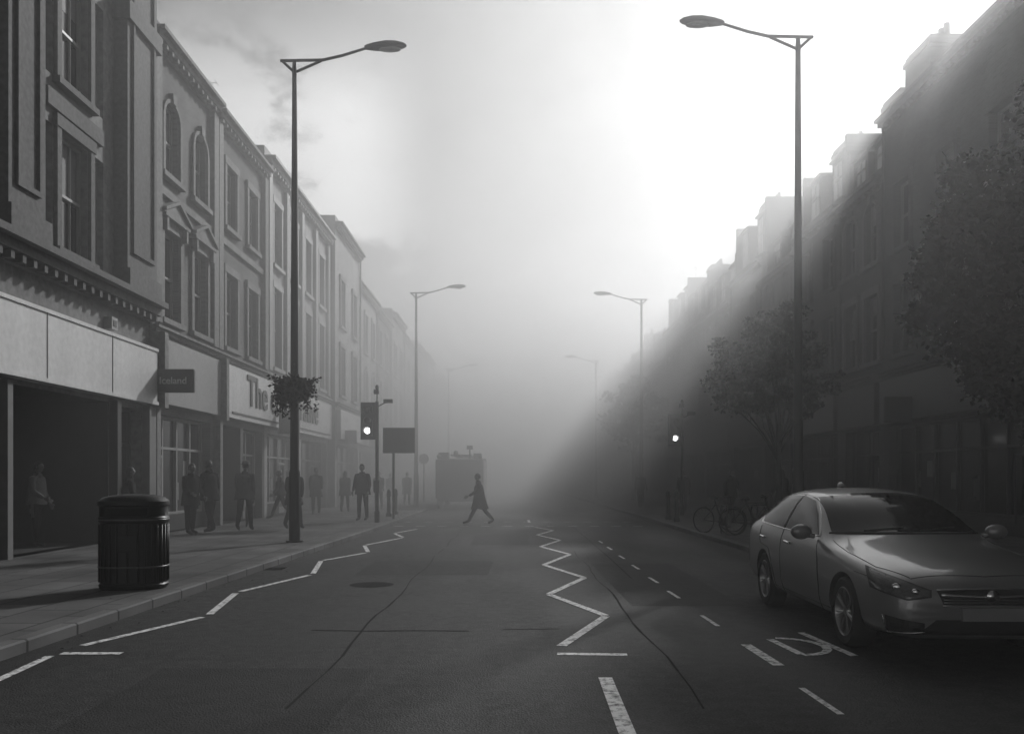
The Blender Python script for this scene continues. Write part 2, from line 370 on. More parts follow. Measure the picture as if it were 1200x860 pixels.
        for yy in dorm:
            s.bx('trim',-1.6,-.35,yy-.65,yy+.65,H+.15,H+h-.25); s.bx('roof',-1.7,-.25,yy-.75,yy+.75,H+h-.248,H+h-.15)
            s.bx('window_glass',-.349,-.34,yy-.42,yy+.42,H+.3,H+h-.45); s.bx('window_frames',-.339,-.32,yy-.03,yy+.03,H+.3,H+h-.45); s.bx('window_frames',-.339,-.318,yy-.42,yy+.42,H+h/2-.03,H+h/2+.03)
        for yy in (s.y0+.01,s.y1-.25): s.bx('chimneys',-6,-.2,yy,yy+.24,H-.1,H+h+.25)
    def finish(s):
        w=s.parts['walls']; ys=sorted({s.y0,s.y1}|{o[0] for o in s.op}|{o[1] for o in s.op}); zs=sorted({0,s.H}|{o[2] for o in s.op}|{o[3] for o in s.op})
        for y0,y1 in zip(ys[:-1],ys[1:]):
            if y1-y0<1e-5: continue
            for z0,z1 in zip(zs[:-1],zs[1:]):
                cy=(y0+y1)/2; cz=(z0+z1)/2
                ins=any(o[0]<cy<o[1] and o[2]<cz<o[3] for o in s.op)
                if not ins: w.quad(s.P(0,y0,z0),s.P(0,y1,z0),s.P(0,y1,z1),s.P(0,y0,z1))
        for a,b,z0,z1,d in s.op:
            q=w if d<1 else s.parts['shop_interior']
            q.quad(s.P(0,a,z0),s.P(0,a,z1),s.P(-d,a,z1),s.P(-d,a,z0)); q.quad(s.P(0,b,z0),s.P(0,b,z1),s.P(-d,b,z1),s.P(-d,b,z0))
            q.quad(s.P(0,a,z1),s.P(0,b,z1),s.P(-d,b,z1),s.P(-d,a,z1)); q.quad(s.P(0,a,z0),s.P(0,b,z0),s.P(-d,b,z0),s.P(-d,a,z0))
        D=s.depth; H=s.H
        w.quad(s.P(0,s.y0,0),s.P(0,s.y0,H),s.P(-D,s.y0,H),s.P(-D,s.y0,0)); w.quad(s.P(0,s.y1,0),s.P(0,s.y1,H),s.P(-D,s.y1,H),s.P(-D,s.y1,0))
        w.quad(s.P(-D,s.y0,0),s.P(-D,s.y1,0),s.P(-D,s.y1,H),s.P(-D,s.y0,H)); s.parts['roof'].quad(s.P(0,s.y0,H),s.P(0,s.y1,H),s.P(-D,s.y1,H),s.P(-D,s.y0,H))
        yy=s.y1-.12; s.parts['shopfront'].tube([s.P(.09,yy,5.5),s.P(.09,yy,H-.6)],.05,8)
        for k,m in s.parts.items():
            if m.v: m.obj(k,s.mats[k],s.e)

XL=-9.3
b=Bld('stone_shop_building',XL,1,2.0,22.6,16.6,STUC2,STONE_D,depth=9)
for pc in (5.0,10.8,16.35,21.45):
    w=1.25 if pc<21 else 1.7
    b.bx('trim',.002,.32,pc-w/2,pc+w/2,6.05,15.4); b.bx('trim',.322,.38,pc-w/2+.22,pc-w/2+.30,6.9,14.6); b.bx('trim',.322,.38,pc+w/2-.30,pc+w/2-.22,6.9,14.6)
    b.bx('trim',.322,.38,pc-w/2+.3,pc+w/2-.3,6.9,7.0); b.bx('trim',.322,.38,pc-w/2+.3,pc+w/2-.3,14.5,14.6)
    b.bx('trim',.0,.42,pc-w/2-.1,pc+w/2+.1,12.3,12.75) if w>1.5 else None
    b.bx('trim',.0,.42,pc-w/2-.08,pc+w/2+.08,6.051,6.5)
for c in (7.9,13.5,18.7):
    for z0,z1 in ((6.3,8.75),(9.75,12.2)):
        b.win(c,1.25,z0,z1,surround=True,bars=2,sill=True); b.win(c-1.12,.5,z0,z1,surround=False,bars=0,sill=False); b.win(c+1.12,.5,z0,z1,surround=False,bars=0,sill=False)
    b.bx('trim',.002,.1,c-1.2,c+1.2,9.05,9.4); b.bx('trim',.002,.1,c-1.2,c+1.2,12.6,12.9)
    b.win(c,1.9,13.2,14.8,surround=False,bars=2)
b.cornice(5.55,1.4); b.cornice(15.4,1.8)
b.band(3.45,4.87,.28,'fascia',14.0,22.45)
b.bx('fascia',.282,.31,14.0,22.45,4.80,4.875); b.bx('fascia',.282,.31,14.0,22.45,3.45,3.53); b.bx('shopfront',.281,.288,17.1,17.13,3.53,4.8); b.bx('shopfront',.281,.288,19.9,19.93,3.53,4.8)
b.band(3.45,4.87,.26,'shopfront',2.2,13.9)
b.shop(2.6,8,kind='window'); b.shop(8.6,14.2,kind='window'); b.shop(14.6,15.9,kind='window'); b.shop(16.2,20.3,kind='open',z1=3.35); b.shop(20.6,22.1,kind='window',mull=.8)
b.bx('blinds',.03,.18,15.95,16.12,.12,3.4); b.bx('shopfront',0.0,.2,20.35,20.55,.12,3.4); b.bx('blinds',.01,.2,22.15,22.55,.12,3.4)
b.bx('shop_frames',.0,.18,20.1,20.4,5.0,5.28); b.bx('shopfront',.181,.19,20.17,20.33,5.07,5.21)
b.finish()
def brickhouse(y0,y1,H,cs,wallm,arch,ped,txt=None):
    b=Bld('brick_shop_building',XL,1,y0,y1,H,wallm,STUC2,depth=10)
    for c in cs:
        b.win(c,1.15,5.85,8.25,ped=ped,bars=0); b.win(c,1.05,9.75,11.75,arch=arch,bars=0)
    b.band(9.1,9.3,.1); b.cornice(H-.75,1.1); b.cornice(5.3,.7,False)
    for yy in (y0+.22,y1-.22): b.bx('trim',.003,.17,yy-.2,yy+.2,5.65,H-.76)
    b.bx('fascia',.002,.22,y0+.25,y1-.02,3.55,5.25)
    b.bx('trim',.0,.4,y0+.0,y0+.24,3.4,5.35); b.bx('trim',.0,.2,y0,y0+.24,.12,3.4)
    return b
b=brickhouse(22.62,27.5,13.6,(24.0,26.2),BR_D,True,True); b.mats['fascia']=FASC2; b.shop(23.1,27.2,kind='white',mull=1.0); b.chimney(26.8,1.3,1.2); b.finish()
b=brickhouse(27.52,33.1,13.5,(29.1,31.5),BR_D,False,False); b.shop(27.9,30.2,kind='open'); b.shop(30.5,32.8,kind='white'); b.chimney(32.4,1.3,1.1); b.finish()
b=Bld('rendered_shop_building',XL,1,33.12,44.6,14.1,STUC,TRIM,depth=10)
for i,c in enumerate((34.8,37.4,40.0,42.8)):
    b.win(c,1.1,5.9,9.0,bars=1); b.win(c,1.1,9.9,12.3,bars=1)
for yy in (33.5,36.1,38.7,41.4,44.2): b.bx('trim',.002,.16,yy-.22,yy+.22,5.7,13.2)
b.cornice(13.3,1.2); b.cornice(5.3,.7,False); b.bx('fascia',.002,.22,33.12,44.5,3.55,5.25); b.shop(33.5,38.5,kind='white'); b.shop(38.9,44.2); b.finish()
y=44.62; walls=[BR_M,STUC,BR_D,BR_L,STUC2]
k=0
while y<200:
    w=R.uniform(6.5,10.5); H=14.3+R.uniform(-1.1,1.1) if k else 14.9
    m=walls[k%5]; b=Bld('terraced_shop_building',XL+(.35 if k==0 else R.choice((0,0,.2))),1,y,y+w,H,m if k else STUC,TRIM if k%2 else STUC2,depth=10)
    nw=3 if w>8.5 else 2
    for i in range(nw):
        c=y+w*(i+.5)/nw; b.win(c,1.2,5.9,8.4,bars=1,arch=(k%3==1)); b.win(c,1.1,9.5,11.9,bars=1)
    b.cornice(H-.7,1.1); b.cornice(5.2,.7,False); b.mats['fascia']=R.choice((FASC,FASC2,FASC2)); b.bx('fascia',.002,.25,y+.2,y+w-.2,3.6,5.1)
    b.shop(y+.4,y+w-.4,kind=R.choice(('window','white')),mull=1.4)
    if R.random()<.8: b.chimney(y+w-1,1.4,R.uniform(.9,1.8))
    b.finish(); y+=w+.02; k+=1
XR=12.5
specs=[(-8,6,19.5,0,BR_S),(6.02,14,20.5,0,BR_S),(14.02,21.0,19.0,0,BR_S),(21.02,29.6,13.9,0,BR_S),(29.62,33.4,12.1,1.5,BR_S),(33.42,38.6,12.3,2.1,BR_S),(38.62,44.0,11.7,1.6,BR_D),(44.02,50,12.9,2.5,BR_S),(50.02,57,12.0,2.1,BR_D)]  # nearest blocks are out of view, raised above the rest to block sky light
y=57.02
while y<200:
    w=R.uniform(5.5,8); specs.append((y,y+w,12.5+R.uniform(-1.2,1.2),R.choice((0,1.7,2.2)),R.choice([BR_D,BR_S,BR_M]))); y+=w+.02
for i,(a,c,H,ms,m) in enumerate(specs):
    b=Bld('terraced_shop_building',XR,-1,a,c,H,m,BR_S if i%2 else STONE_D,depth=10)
    w=c-a; nw=max(2,round(w/2.6)); b.mats['window_frames']=SIGNB; b.mats['shop_frames']=SIGNB; b.mats['blinds']=SIGNB
    for j in range(nw):
        yy=a+w*(j+.5)/nw; b.win(yy,1.1,5.6,7.9,bars=1); b.win(yy,1.05,9.0,11.1,bars=1,arch=(i%2==0))
        if H>18: b.win(yy,1.05,13.2,15.3,bars=1)
    b.cornice(H-.7,1.0); b.cornice(4.9,.7,False); b.mats['fascia']=R.choice((SIGNB,LETT,LETT)); b.bx('fascia',.002,.25,a+.2,c-.2,3.4,4.8)
    b.shop(a+.4,c-.4,kind='window',mull=1.4)
    if ms: b.mansard(ms,[a+w*(j+.5)/nw for j in range(nw)]); b.chimney(c-.6,1.5,ms+R.uniform(.9,2.2),-1.6,1.4)
    elif a>21: b.chimney(c-.9,1.8,R.uniform(1.3,2.2),-.7,1.2)
    b.finish()

# ------------------------------------------------------------------ signs
def text(body,size,loc,rot,m,parent,ext=.02,name='lettering',sx=1):
    c=bpy.data.curves.new(name,'FONT'); c.body=body; c.size=size; c.extrude=ext; c.offset=.012*size; c.materials.append(m)
    o=bpy.data.objects.new(name,c); scene.collection.objects.link(o); o.location=loc; o.rotation_euler=rot; o.scale=(sx,1,1); o.parent=parent; return o
e=empty('shop_fascia_sign'); 
mbx=MB(); mbx.box(XL+.225,XL+.25,28.6,44.0,3.7,3.76); mbx.obj('trim_rail',GREYM,e)
text('The co-operative',1.5,(XL+.245,30.2,4.1),(PI/2,0,PI/2),LETT,e,sx=1.05)
e=empty('projecting_sign'); q=MB(); q.box(-9.02,-8.08,22.4,22.52,3.77,4.37); q.obj('panel',LETT,e,bevel=.03); q=MB(); q.box(-9.3,-9.02,22.43,22.49,3.9,3.95); q.box(-9.3,-9.02,22.43,22.49,4.2,4.25); q.obj('brackets',BLACKM,e)
text('Iceland',.25,(-8.96,22.385,3.99),(PI/2,0,0),LETTW,e,.006)
for (x0,x1,yy,z0,z1) in ((-9.0,-8.2,34,3.3,4.2),(-8.9,-8.1,46,3.4,4.1),(-8.9,-8.2,55,3.5,4.4),(11.4,12.3,27,3.3,4.1),(11.4,12.3,41,3.4,4.2),(-8.9,-8.1,68,3.4,4.2)):
    e=empty('projecting_sign'); q=MB(); q.box(x0,x1,yy,yy+.12,z0,z1); q.obj('panel',LETT if x0>0 else FASC2,e,bevel=.03); q=MB(); q.box(x1,x1+.25,yy+.03,yy+.09,z1-.2,z1-.15) if x0>0 else q.box(x0-.4,x0,yy+.03,yy+.09,z1-.2,z1-.15); q.obj('bracket',BLACKM,e)

# ------------------------------------------------------------------ street lamps
def lamp(x,y,sd):
    e=empty('street_lamp',TR(x,y,.12)); q=MB()
    q.tube([(0,0,0),(0,0,.04)],[.2,.2],16); q.tube([(0,0,.04),(0,0,1.6),(0,0,1.68),(0,0,5),(0,0,10.95)],[.13,.13,.105,.09,.055],14)
    q.box(-.06,.06,-.135,-.12,.5,1.1)
    T=11.12
    q.tube([(0,0,10.85),(-.29*sd,0,T)],.032,8); q.tube([(0,0,10.85),(.62*sd,0,T)],.032,8)
    q.tube([(-.33*sd,0,T),(.66*sd,0,T+.02),(1.1*sd,0,T+.12),(1.68*sd,0,T+.3)],[.035,.035,.033,.03],8)
    q.tube([(0,0,10.8),(0,0,11.1)],[.06,.05],10)
    q.obj('post_and_bracket',BLACKM,e,True,40)
    h=MB(); rings=[]
    for t,w,hh in ((0,.05,.05),(.06,.09,.07),(.25,.15,.1),(.5,.185,.125),(.72,.17,.11),(.9,.1,.07),(.97,.03,.03)):
        cx=(1.62+t)*sd; cz=T+.3+.05*t
        rings.append([(cx,w*math.cos(a),cz+hh*(math.sin(a) if math.sin(a)>0 else .55*math.sin(a))) for a in [2*PI*i/14 for i in range(14)]])
    h.loft(rings); h.obj('lantern_head',BLACKM,e,True,50)
    gl=MB(); gl.ell(((2.2)*sd,0,T+.265),(.27,.12,.05)); gl.obj('lantern_glass',LAMPG,e,True)
    return e
for x,y in ((-5.03,20.4),(-5.0,46),(-5.6,78),(-5.6,112)): L0=lamp(x,y,1)
for x,y in ((6.26,19.3),(7.0,47.7),(6.9,72.5),(6.9,105)): lamp(x,y,-1)

def leaves(mb,c,r,n,size,shell=.6,droop=0):
    c=Vector(c)
    for _ in range(n):
        d=Vector((R.gauss(0,1),R.gauss(0,1),R.gauss(0,1))).normalized(); k=(R.random()**(1/3))*(1-shell)+shell*R.random()**.4*1.0
        p=c+Vector((d.x*r[0],d.y*r[1],d.z*r[2]))*min(k,1.05)*R.uniform(.75,1.15)
        a=Vector((R.gauss(0,1),R.gauss(0,1),R.gauss(0,.7))).normalized(); b=a.orthogonal().normalized(); b=Matrix.Rotation(R.uniform(0,6.28),3,a)@b
        L=size*R.uniform(.6,1.3); W=L*.38
        mb.quad(p,p+a*L*.5+b*W,p+a*L,p+a*L*.5-b*W)
e=empty('hanging_basket'); q=MB(); bx,by=-5.0,20.25
leaves(q,(bx,by,3.65),(.48,.42,.28),1700,.1); 
for i in range(30):
    an=R.uniform(0,6.28); rr=R.uniform(.2,.52); 
    for j in range(R.randint(4,12)): leaves(q,(bx+rr*math.cos(an),by+rr*math.sin(an),3.5-j*.045*R.uniform(.7,1.2)),(.04,.04,.04),3,.07)
for i in range(16):
    an=R.uniform(0,6.28)
    for j in range(6): leaves(q,(bx+(.3+j*.05)*math.cos(an),by+(.3+j*.05)*math.sin(an),3.75+j*.03),(.04,.04,.04),2,.08)
q.obj('plants',LEAF,e)
q=MB(); q.lathe([(.02,-.3),(.2,-.24),(.31,-.1),(.34,.02)],Matrix.Translation((bx,by,3.6)),16); q.tube([(-5.03,20.4,4.25),(bx-.0,by-.02,4.2),(bx,by,4.0)],.012,6)
for i in range(3): q.tube([(bx,by,4.1),(bx+.32*math.cos(i*2.1),by+.32*math.sin(i*2.1),3.6)],.006,5)
q.obj('bowl_and_chains',PLAST,e)

# ------------------------------------------------------------------ litter bin
e=empty('litter_bin',TR(-5.1,11.9,.12,rad(8))); 
def ring(a,b_,z,n=40,pw=2.6):
    o=[]
    for i in range(n):
        t=2*PI*i/n; cx=math.cos(t); sy=math.sin(t)
        o.append((a*math.copysign(abs(cx)**(2/pw),cx),b_*math.copysign(abs(sy)**(2/pw),sy),z))
    return o
q=MB(); q.loft([ring(.41,.29,0),ring(.43,.31,.03),ring(.435,.315,.06),ring(.42,.30,.08),ring(.425,.305,.88),ring(.445,.325,.9),ring(.445,.325,.95),ring(.43,.31,.97),ring(.425,.305,1.10),ring(.45,.33,1.12),ring(.445,.325,1.17),ring(.39,.28,1.22),ring(.27,.2,1.25),ring(.1,.07,1.262)])
q.obj('body',BLACKM,e,True,35)
q=MB()
for i in range(28):
    t=2*PI*i/28; cx=math.cos(t); sy=math.sin(t); X=.427*math.copysign(abs(cx)**(2/2.6),cx); Y=.307*math.copysign(abs(sy)**(2/2.6),sy)
    q.tube([(X,Y,.1),(X,Y,.86)],.014,6)
q.obj('vertical_ribs',BLACKM,e,True)
q=MB()
for zz in (.30,.925): q.loft([ring(.436,.316,zz-.012),ring(.446,.326,zz-.01),ring(.446,.326,zz+.01),ring(.436,.316,zz+.012)],cap=False)
q.obj('bands',mat('tarnished_gold',.12,.4,.2,metal=.6),e,True)
q=MB(); q.box(-.26,.26,-.326,-.3,.985,1.085); q.obj('slot',mat('slot_dark',.004,.9,.1),e)
q=MB(); q.ell((.2,-.17,1.205),(.055,.05,.02)); q.obj('badge',FASC2,e,True); q=MB(); q.box(-.12,.12,-.333,-.318,.5,.72); q.obj('ashtray',BLACKM,e,bevel=.01)

# ------------------------------------------------------------------ traffic signals
def signal(x,y,face=0):
    e=empty('traffic_light',TR(x,y,.12,face)); q=MB(); q.tube([(0,0,0),(0,0,.35),(0,0,.4),(0,0,4.0)],[.09,.09,.06,.057],12); q.tube([(0,0,4.0),(0,0,4.06)],[.07,.02],10)
    q.obj('pole',BLACKM,e,True,40)
    q=MB(); hx=-.3; q.box(hx-.15,hx+.15,-.12,.1,2.86,3.9); q.box(hx-.25,hx+.25,.0,.02,2.76,4.0); q.box(hx,0,-.02,.02,3.1,3.16); q.box(hx,0,-.02,.02,3.6,3.66)
    q.obj('signal_head',PLAST,e,bevel=.02)
    v=MB(); ln=MB(); li=MB()
    for i,zz in enumerate((3.71,3.38,3.05)):
        n=12
        for k in range(n):
            a=PI*(-.15)+PI*1.3*k/n; b=PI*(-.15)+PI*1.3*(k+1)/n; r=.115
            v.quad((hx+r*math.cos(a),-.121,zz+r*math.sin(a)),(hx+r*math.cos(b),-.121,zz+r*math.sin(b)),(hx+r*math.cos(b),-.34,zz+r*math.sin(b)*.95),(hx+r*math.cos(a),-.34,zz+r*math.sin(a)*.95))
        (li if i==2 else ln).ell((hx,-.125,zz),(.1,.03,.1))
    v.obj('visors',PLAST,e); ln.obj('unlit_lenses',GLASS,e,True); li.obj('lit_lens',LIT,e,True)
    q=MB(); q.tube([(0,0,4.05),(0,0,4.3)],.02,6); q.box(-.1,.06,-.08,.08,4.28,4.42); q.tube([(0,0,3.85),(.3,0,4.0)],.02,6); q.box(.22,.52,-.06,.06,3.98,4.1); q.ell((.0,0,4.5),(.06,.09,.09)); q.box(-.09,.09,-.16,-.06,1.0,1.4)
    q.obj('detector_and_push_button',PLAST,e)
signal(-4.5,29.4); signal(6.75,35.0)
e=empty('traffic_sign',TR(-4.3,32,.12)); q=MB(); q.tube([(0,0,0),(0,0,3.3)],.045,10); q.obj('post',GREYM,e,True,40); q=MB(); q.box(-.38,.78,-.05,-.03,2.38,3.3); q.obj('panel',SIGNB,e,bevel=.006); q=MB(); q.box(-.36,.76,-.03,-.005,2.55,2.6); q.box(-.36,.76,-.03,-.005,3.05,3.1); q.obj('rails',GREYM,e)
e=empty('traffic_sign',TR(-5.2,52,.12)); q=MB(); q.tube([(0,0,0),(0,0,2.9)],.04,10); q.obj('post',GREYM,e,True,40); q=MB(); q.lathe([(.0,0),(.3,0),(.3,.02),(0,.02)],TR(0,-.05,2.6)@Matrix.Rotation(PI/2,4,'X'),24); q.obj('panel',SIGNB,e)
for bx,by in ((5.6,30),(5.6,31.6),(-4.75,34),(-4.75,36)):
    e=empty('bollard',TR(bx,by,.12)); q=MB(); q.lathe([(.11,0),(.11,.12),(.075,.16),(.065,.75),(.09,.8),(.09,.84),(.07,.9),(.08,.95),(.05,1.02),(.0,1.05)],Matrix(),14); q.obj('body',BLACKM,e,True,40)

# ------------------------------------------------------------------ bicycles
def bicycle(x,y,rz):
    e=empty('bicycle',TR(x,y,.12,rz)); w=MB(); f=MB()
    for yy in (-.52,.52):
        M=Matrix.Translation((0,yy,.34))@Matrix.Rotation(PI/2,4,'Y')
        w.lathe([(.34+.018*math.cos(a),.018*math.sin(a)) for a in [2*PI*i/8 for i in range(9)]],M,32)
        for i in range(14):
            a=2*PI*i/14; f.tube([(0,yy,.34),(0,yy+.32*math.cos(a),.34+.32*math.sin(a))],.0025,4)
    A=(0,-.1,.3);S=(0,.12,.78);Hd=(0,-.38,.8);F=(0,-.52,.34);Rr=(0,.52,.34)
    for p,q in ((A,S),(A,(0,-.36,.7)),(S,Hd),(S,Rr),(A,Rr),(Hd,F)): f.tube([p,q],.017,8)
    f.tube([S,(0,.16,.92)],.014,6); f.tube([Hd,(0,-.36,.98)],.014,6); f.tube([(-.25,-.3,1.0),(-.08,-.38,.98),(.08,-.38,.98),(.25,-.3,1.0)],.013,6)
    f.lathe([(.0,0),(.09,0),(.09,.01),(0,.01)],Matrix.Translation((.03,-.1,.3))@Matrix.Rotation(PI/2,4,'Y'),16); f.tube([(.04,-.1,.3),(.05,-.22,.18)],.01,6); f.box(.04,.13,-.26,-.18,.16,.19)
    s=MB(); s.ell((0,.18,.94),(.07,.14,.035)); s.obj('saddle',PLAST,e,True); w.obj('tyres',RUB,e,True); f.obj('frame',BLACKM,e,True,40)
bicycle(5.55,23.6,rad(40)); bicycle(6.15,22.6,rad(60)); bicycle(6.6,24.3,rad(80)); bicycle(-8.2,27.3,rad(15))
e=empty('bicycle_rack'); q=MB()
for xx in (5.6,6.4):
    q.tube([(xx,23.0,.12),(xx,23.0,.75),(xx,23.1,.87),(xx,23.5,.87),(xx,23.6,.75),(xx,23.6,.12)],.025,8)
q.obj('hoops',GREYM,e,True)

# ------------------------------------------------------------------ trees
def tree(name,x,y,trunk_h,r0,clumps,leafn,size,lm,core=.17):
    e=empty(name); q=MB(); base=Vector((x,y,.12))
    top=base+Vector((R.uniform(-.1,.1),0,trunk_h)); q.tube([base-Vector((0,0,.1)),base+Vector((.0,0,.25)),base+Vector((.03,0,trunk_h*.5)),top],[r0*1.5,r0*1.05,r0*.9,r0*.75],12)
    lf=MB()
    for (cx,cy,cz,rx,rz) in clumps:
        C=Vector((cx,cy,cz)); st=base.lerp(top,R.uniform(.75,1.0)); mid=st.lerp(C,.5)+Vector((R.uniform(-.15,.15),R.uniform(-.15,.15),R.uniform(0,.3)))
        q.tube([st,st.lerp(mid,.5)+Vector((0,0,.05)),mid,C],[r0*.42,r0*.34,r0*.26,r0*.08],7)
        for k in range(10):
            d=Vector((R.gauss(0,1),R.gauss(0,1),R.gauss(.3,.8))).normalized(); s0=mid.lerp(C,R.uniform(.1,1)); t=C+Vector((d.x*rx,d.y*rx,d.z*rz))*R.uniform(.7,1.35)
            q.tube([s0,s0.lerp(t,.5)+Vector((R.uniform(-.1,.1),R.uniform(-.1,.1),.08)),t],[r0*.14,r0*.09,r0*.03],5)
            n2=int(leafn/len(clumps)/10*(1-core)); c0=s0.lerp(t,R.uniform(.7,1)); leaves(lf,c0,(rx*.33,rx*.33,rz*.28),n2,size,.3)
        leaves(lf,C,(rx,rx,rz),int(leafn/len(clumps)*core),size,.3)
    q.obj('trunk_and_limbs',BARK,e,True); lf.obj('foliage',lm,e)
cl=[(9.2,14,4.9,1.3,1.2),(7.5,14,4.2,1.0,1.0),(7.1,13.8,4.9,.8,.8),(7.9,14.2,6.1,.95,.9),(9.2,14,7.6,1.1,.9),(10.2,14.2,6.6,1.3,1.2),(10.8,14,4.6,1.3,1.2),(7.9,13.4,3.1,.9,.7),(9.4,13,3.4,1.2,.9),(9.2,15.3,5.5,1.3,1.3),(8.6,12.9,5.3,1.0,1.0),(8.1,14.4,5.3,1.0,1.0),(10.1,13.2,8.3,1.1,.9),(10.0,15.2,3.6,1.2,.9),(8.7,13.6,2.7,.9,.5),(9.7,13.0,5.9,1.2,1.1),(8.3,13.2,7.2,.7,.6),(11,13.5,7.6,1.2,1.1),(9.0,13.2,6.6,1.0,.9),(7.7,13.6,3.6,.8,.6),(9.6,13.8,9.0,.8,.7)]
tree('street_tree',9.4,14.1,3.0,.19,cl,120000,.125,LEAF,.4)
cl=[(7.6,25,5.9,.75,.6),(6.4,25,5.0,.7,.55),(7.0,24.6,4.5,.65,.5),(5.9,25,4.3,.6,.4),(8.3,25.2,5.1,.7,.6),(7.6,25.4,4.8,.8,.6),(6.3,25.3,3.7,.55,.35),(8.7,24.8,4.2,.6,.45),(7.1,25,5.6,.6,.5),(7.2,25.6,3.8,.6,.4),(8.1,24.7,3.7,.5,.4),(8.0,25,6.3,.45,.4)]
tree('street_tree',7.55,25,2.5,.085,cl,11000,.10,LEAF2)
cl=[(8.0,58,6.5,1.6,1.3),(7.0,58,5.2,1.3,1.0),(9.0,58,5.4,1.4,1.1),(8,57.5,4.4,1.3,.9),(8.2,58.4,7.6,1.0,.9)]
tree('street_tree',8.0,58,3.0,.15,cl,5000,.22,LEAF2)

